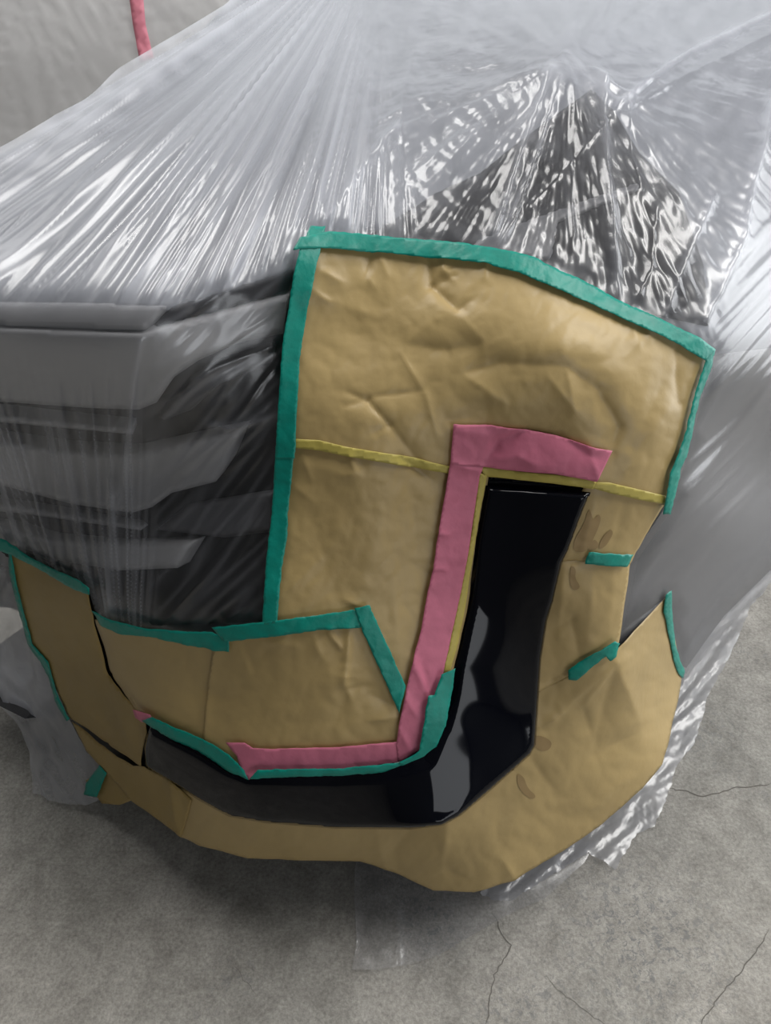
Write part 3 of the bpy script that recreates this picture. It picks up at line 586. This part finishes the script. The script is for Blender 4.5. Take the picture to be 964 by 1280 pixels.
def haze(px, py):
    wl, ws, gr = film_zones(px, py)
    b, _ = fan(px, py, 490, -110, 38, 260, 2); b2, _ = fan(px, py, 490, -110, 26, 420, 1)
    g1, _ = fan(px, py, 165, 1050, 30, 500, 13); g2, _ = fan(px, py, 165, 1050, 44, 300, 14)
    left = 1 - sstep(170, 205, px)
    dk0 = ws
    h = .12 + .20 * pn(px / 22 + py / 50, py / 26, 20) * (1 - wl) * (1 - dk0) + wl * (.24 + .5 * b2 + .25 * b) - ws * .06
    dk = sstep(0, 40, -sdf([(560, 230), (640, 170), (690, 130), (745, 110), (772, 150), (790, 190), (850, 240), (880, 330), (880, 410), (800, 395), (620, 312), (480, 290)], px, py))
    h = h + .15 * (1 - sstep(330, 420, px)) * sstep(290, 350, py)
    h = h * (1 - .9 * dk) + .10 * dk * np.maximum(0, 1 - 5 * np.abs(pn(np.arctan2(px - 712, py - 78) * 14, py / 160, 19)))
    hg = .02 + left * (.03 + .30 * np.exp(-(g1 * 9) ** 2) + .2 * np.exp(-(g2 * 8) ** 2)) * sstep(440, 600, py) + .3 * np.exp(-segd([(145, 620), (140, 700), (138, 780)], px, py) / 7) + .2 * np.exp(-segd([(176, 425), (170, 470), (160, 560), (150, 640)], px, py) / 3)
    hg = hg + (1 - left) * .10 * np.maximum(0, 1 - 6 * np.abs(pn((px + py) / 36, (py - px) / 220, 15)))
    h = h * (1 - gr) + hg * gr
    for pl, w_, a_ in (([(775, 130), (752, 110), (712, 78), (690, 90)], 14, .35), ([(964, 20), (860, 68), (772, 132)], 4, .4), ([(752, 100), (756, 200), (768, 330), (775, 380)], 5, .3), ([(690, 90), (655, 180), (615, 300)], 4, .3), ([(700, 100), (672, 190), (622, 308)], 3, .3),
                       ([(963, 130), (940, 220), (925, 300), (880, 400)], 6, .4), ([(404, 285), (440, 240), (500, 160)], 5, .2), ([(345, 520), (290, 535), (262, 530)], 5, .25), ([(890, 250), (850, 340), (830, 395)], 4, .25)):
        h = h + a_ * np.exp(-segd(pl, px, py) / w_)
    fl = sstep(0, 55, sdf([(0, 270), (120, 190), (200, 130), (300, 60), (380, 0), (1100, -60), (1100, 900), (-90, 900), (-90, 300)], px, py) + 10)
    h = h + .45 * fl * (.6 + pn(px / 30, py / 22, 17))
    return np.clip(h, .02, .92)
def grid_film(name, poly, mat, off, disp, step, base=car_base, parent=None):
    return patch(name, poly, mat, base=base, off=off, disp=disp, step=step, parent=parent, attrs={'crush': crush, 'haze': haze})
FILM = [(-80, 222), (-20, 196), (0, 185), (60, 152), (100, 128), (150, 88), (200, 55), (280, 10), (300, -10), (330, -50), (1060, -60), (1060, 640), (964, 722), (905, 786), (858, 846), (850, 846), (836, 800), (828, 762), (776, 808), (768, 800), (776, 740), (790, 694), (830, 636), (850, 560), (876, 470), (884, 446),
        (832, 414), (772, 388), (702, 356), (667, 336), (622, 324), (520, 311), (410, 303), (392, 300), (376, 380), (366, 450), (361, 520), (356, 640), (340, 785), (276, 800), (185, 794), (140, 782), (118, 762), (113, 742), (66, 720), (14, 693), (-20, 680), (-80, 676)]
fm = grid_film('masking_film', FILM, M['film'], .001, film_disp, 2.7)
props(fm, 'large translucent masking film stretched over the car hood, grille and side', 'plastic film')
def low_disp(px, py):
    a, _ = fan(px, py, 60, 600, 12, 200, 21)
    return (12 * a + 9 * np.abs(pn(px / 30, py / 45, 22)) + 7 * np.maximum(0, 1 - 5 * np.abs(pn((px - py * .6) / 26, (px + py) / 140, 23)))) * .001
props(patch('hanging_film', [(-80, 676), (-10, 676), (14, 696), (22, 726), (30, 756), (42, 803), (62, 826), (73, 866), (90, 899), (112, 940), (132, 962), (124, 1000), (108, 1006), (60, 999), (42, 991), (36, 940), (22, 900), (0, 868), (-80, 850)], M['film_low'], off=.002, disp=low_disp, step=4),
      'cloudy film hanging at far left below the taped paper edge', 'plastic film')
def fl_disp(px, py):
    a = pn((px + py) / 24, (px - py) / 140, 31)
    return (5 + 12 * np.abs(a) + 2 * np.abs(pn(px / 16, py / 20, 32)) + 3 * np.maximum(0, 1 - 5 * np.abs(pn((px * .8 + py) / 13, (px - py) / 70, 33)))) * .001
props(patch('floor_film', [(1060, 590), (964, 730), (935, 765), (926, 790), (905, 835), (886, 868), (868, 930), (845, 960), (832, 1000), (818, 1035), (795, 1045), (778, 1072), (768, 1090), (735, 1068), (700, 1090), (640, 1128), (618, 1128), (600, 1118), (620, 1095), (700, 1045), (780, 985), (820, 930), (835, 870), (850, 825), (905, 765), (964, 700), (1060, 570)],
            M['film_floor'], base=floor_base, off=0, disp=fl_disp, step=4, jag=2), 'crinkled film edge lying on the floor along the right of the paper', 'plastic film')
def fc_disp(px, py):
    return (3 + 3 * np.abs(pn(px / 40, py / 50, 41)) + 5 * np.exp(-segd([(496, 1130), (498, 1205)], px, py) / 4) + 5 * np.exp(-segd([(444, 1090), (445, 1180)], px, py) / 3) + 6 * np.exp(-segd([(455, 1115), (475, 1125), (490, 1145)], px, py) / 6)
            + 7 * np.exp(-segd([(620, 1128), (690, 1095), (760, 1050)], px, py) / 10)) * .001
props(patch('floor_film', [(445, 1060), (443, 1120), (446, 1180), (440, 1213), (470, 1213), (510, 1207), (548, 1195), (590, 1170), (640, 1142), (680, 1125), (730, 1080), (745, 1055), (690, 1050), (600, 1085), (540, 1090), (490, 1060)],
            M['film_clear'], base=floor_base, off=0, disp=fc_disp, step=5), 'thin clear film spread flat on the floor below the front paper corner', 'plastic film')

# ------------------------------------------------------------------ papers
def paper(key, off, label, mat='paper', sm=0):
    poly = PAPER[key]
    o = patch('masking_paper', poly, M[mat], off=off, disp=paper_disp, step=3.2, thick=.0006)
    return props(o, label, 'paper')
paper('foot', .004, 'small scrap of brown paper under the film near the floor at lower left', 'paper_shaded')
PB = paper('bottom', .007, 'large brown paper wrapped under the lower lip of the bumper', 'paper')
paper('lowleft', .009, 'brown paper strip below the left end of the black trim', 'paper_shaded')
paper('farleft', .008, 'brown paper sheet left of the dark slanting seam, edged in teal', 'paper_shaded')
paper('midleft', .0095, 'brown paper panel between the dark slanting seam and the centre panel', 'paper')
PL = paper('right_low', .008, 'brown paper right of the black trim below the short teal strip', 'paper')
PU = paper('right_up', .0095, 'brown paper with dark patches right of the black trim top', 'paper')
paper('mid', .0095, 'brown paper left of the upright pink tape below the yellow seam', 'paper')
paper('centre', .0115, 'brown paper panel above the horizontal pink tape', 'paper')
paper('top', .0125, 'largest brown paper sheet below the teal top edge', 'paper')

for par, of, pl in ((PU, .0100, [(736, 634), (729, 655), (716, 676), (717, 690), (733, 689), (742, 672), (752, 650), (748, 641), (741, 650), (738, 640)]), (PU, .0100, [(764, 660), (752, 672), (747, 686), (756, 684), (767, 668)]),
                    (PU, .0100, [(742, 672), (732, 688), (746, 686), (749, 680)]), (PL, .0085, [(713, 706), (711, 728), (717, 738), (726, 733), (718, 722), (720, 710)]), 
                    (PB, .0075, [(668, 916), (690, 925), (688, 936), (677, 940), (664, 930)]), (PB, .0075, [(646, 966), (656, 972), (660, 986), (672, 996), (664, 1000), (648, 986)])):
    sp = patch('dark_patch', smooth_poly(pl, 2), M['patch_brown'], off=of + .0002, disp=paper_disp, step=3.2)  # small darker brown patches laid on the sheets
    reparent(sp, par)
# ------------------------------------------------------------------ tapes
def tape(poly, mat, off, label, jag=.5, step=3.2):
    o = patch('masking_tape', poly, M[mat], off=off, disp=paper_disp, step=step, thick=.0005, jag=jag)
    return props(o, label, 'tape')
tape([(366, 548), (400, 550), (432, 558), (480, 566), (520, 573), (566, 584), (563, 592), (520, 586), (480, 578), (428, 569), (400, 563), (366, 559)], 'yellow', .0145, 'yellow tape seam running from teal strip to the pink corner', 0)
tape([(742, 602), (762, 603), (800, 612), (834, 620), (832, 630), (800, 625), (762, 616), (738, 609)], 'yellow', .0148, 'yellow tape strip right of the black trim top', 0)
tape([(600, 583), (645, 589), (692, 593), (745.6, 601), (741, 611), (690, 604), (623, 597), (606, 596)], 'yellow', .0165, 'yellow tape along the top edge of the black trim', 0)
tape([(599, 590), (609, 595), (600, 640), (592, 690), (581, 760), (573, 800), (563, 838), (553, 842), (562, 800), (570, 760), (580, 715), (590, 660)], 'yellow', .0165, 'narrow yellow tape along the left edge of the black trim', 0)
tape([(563, 576), (606, 580), (599.5, 595), (592, 645), (588, 673), (581, 715), (571, 762), (563, 798), (554, 841), (544.5, 866), (535, 880), (529, 907), (526, 938), (498, 953), (495, 932), (498, 907), (507, 866), (516.5, 822.7), (526, 788.5), (535, 738.7), (541, 712.5), (548, 666), (558, 609.5)], 'pink', .0175, 'upright pink tape left of the black trim', .3)
tape([(567, 530), (613, 531.5), (646, 538), (696, 546.5), (745.6, 561), (768, 565), (757, 583), (745.6, 602), (692, 592), (646, 589), (606, 584), (563, 579)], 'pink', .0185, 'wide pink tape above the black trim top', .3)
tape([(282.6, 928), (306, 928), (316, 934.5), (339, 936), (420, 933), (495, 927), (526, 938), (498, 955), (470, 958), (420, 963), (322, 964), (312, 974), (304, 966), (296, 945)], 'pink', .017, 'horizontal pink tape above the lower arm of the trim', .3)
tape([(166, 887), (188, 893), (191, 898), (178, 903), (170, 897)], 'pink', .0165, 'tiny pink tape end left of the trim', .2)
TL = {'left_edge': (.012, 'thin teal tape down the outer left edge of the paper'),
 'left_top': (.0195, 'teal tape down the upper left edge of the largest paper'),
 'left_low': (.0185, 'teal tape down the right side of the grille'),
 'top': (.0205, 'long teal tape arching over the top of the largest paper'),
 'right': (.019, 'narrow teal tape down the right edge of the largest paper'),
 'short': (.0145, 'short horizontal teal tape right of the black trim'),
 'diag': (.0155, 'short slanting teal tape over the crumpled paper joint at right'),
 'side': (.0115, 'thin teal tape on the right tip of the bottom paper'),
 'grille_left': (.0135, 'teal tape at far left below the grille'),
 'grille_mid': (.016, 'teal tape below the middle of the grille'),
 'grille_right': (.0185, 'teal tape along the top of the centre paper panel'),
 'leg': (.0198, 'slanting teal tape down the right side of the centre panel'),
 'corner_up': (.0265, 'teal tape curving up the inner corner of the trim'),
 'corner_low': (.0260, 'thin teal tape under the horizontal pink tape'),
 'lip_left': (.0175, 'slanting teal tape above the left end of the trim'),
 'foot': (.0105, 'small teal tape stub near the floor at lower left')}
for k_, (of, lb) in TL.items():
    tape(TEAL[k_], 'teal', of, lb, .7)

# ------------------------------------------------------------------ second masked car behind
rb = plane_base((-1.2, 3.3, 1), (.25, -1, .12))
def rear_disp(px, py):
    a, _ = fan(px, py, -60, -250, 40, 500, 51); b, _ = fan(px, py, -60, -250, 90, 300, 52)
    return (22 * pn(px / 140, py / 90, 53) + 8 * a + 8 * np.maximum(0, 1 - 5 * np.abs(b))) * .001
rear = empty('covered_car', (-1.2, 3.6, 0)); props(rear, 'second car behind at upper left hidden under milky film', 'car')
reparent(patch('draped_film', [(-200, -120), (380, -120), (420, 60), (380, 300), (-200, 330)], M['film_rear'], base=rb, disp=rear_disp, step=7), rear)
rb2 = plane_base((-1.2, 3.45, 1), (.25, -1, .12))
reparent(patch('body_panel', [(-190, -110), (370, -110), (410, 60), (370, 320), (-190, 350)], M['white'], base=rb2, step=30, walls=.8), rear)
props(patch('masking_tape', [(158, -30), (177, -30), (182, 30), (192, 72), (175, 78), (166, 30)], M['pink_rear'], base=rb, off=.012, disp=rear_disp, step=6, thick=.001), 'faded pink tape on the film of the car behind at upper left', 'tape')
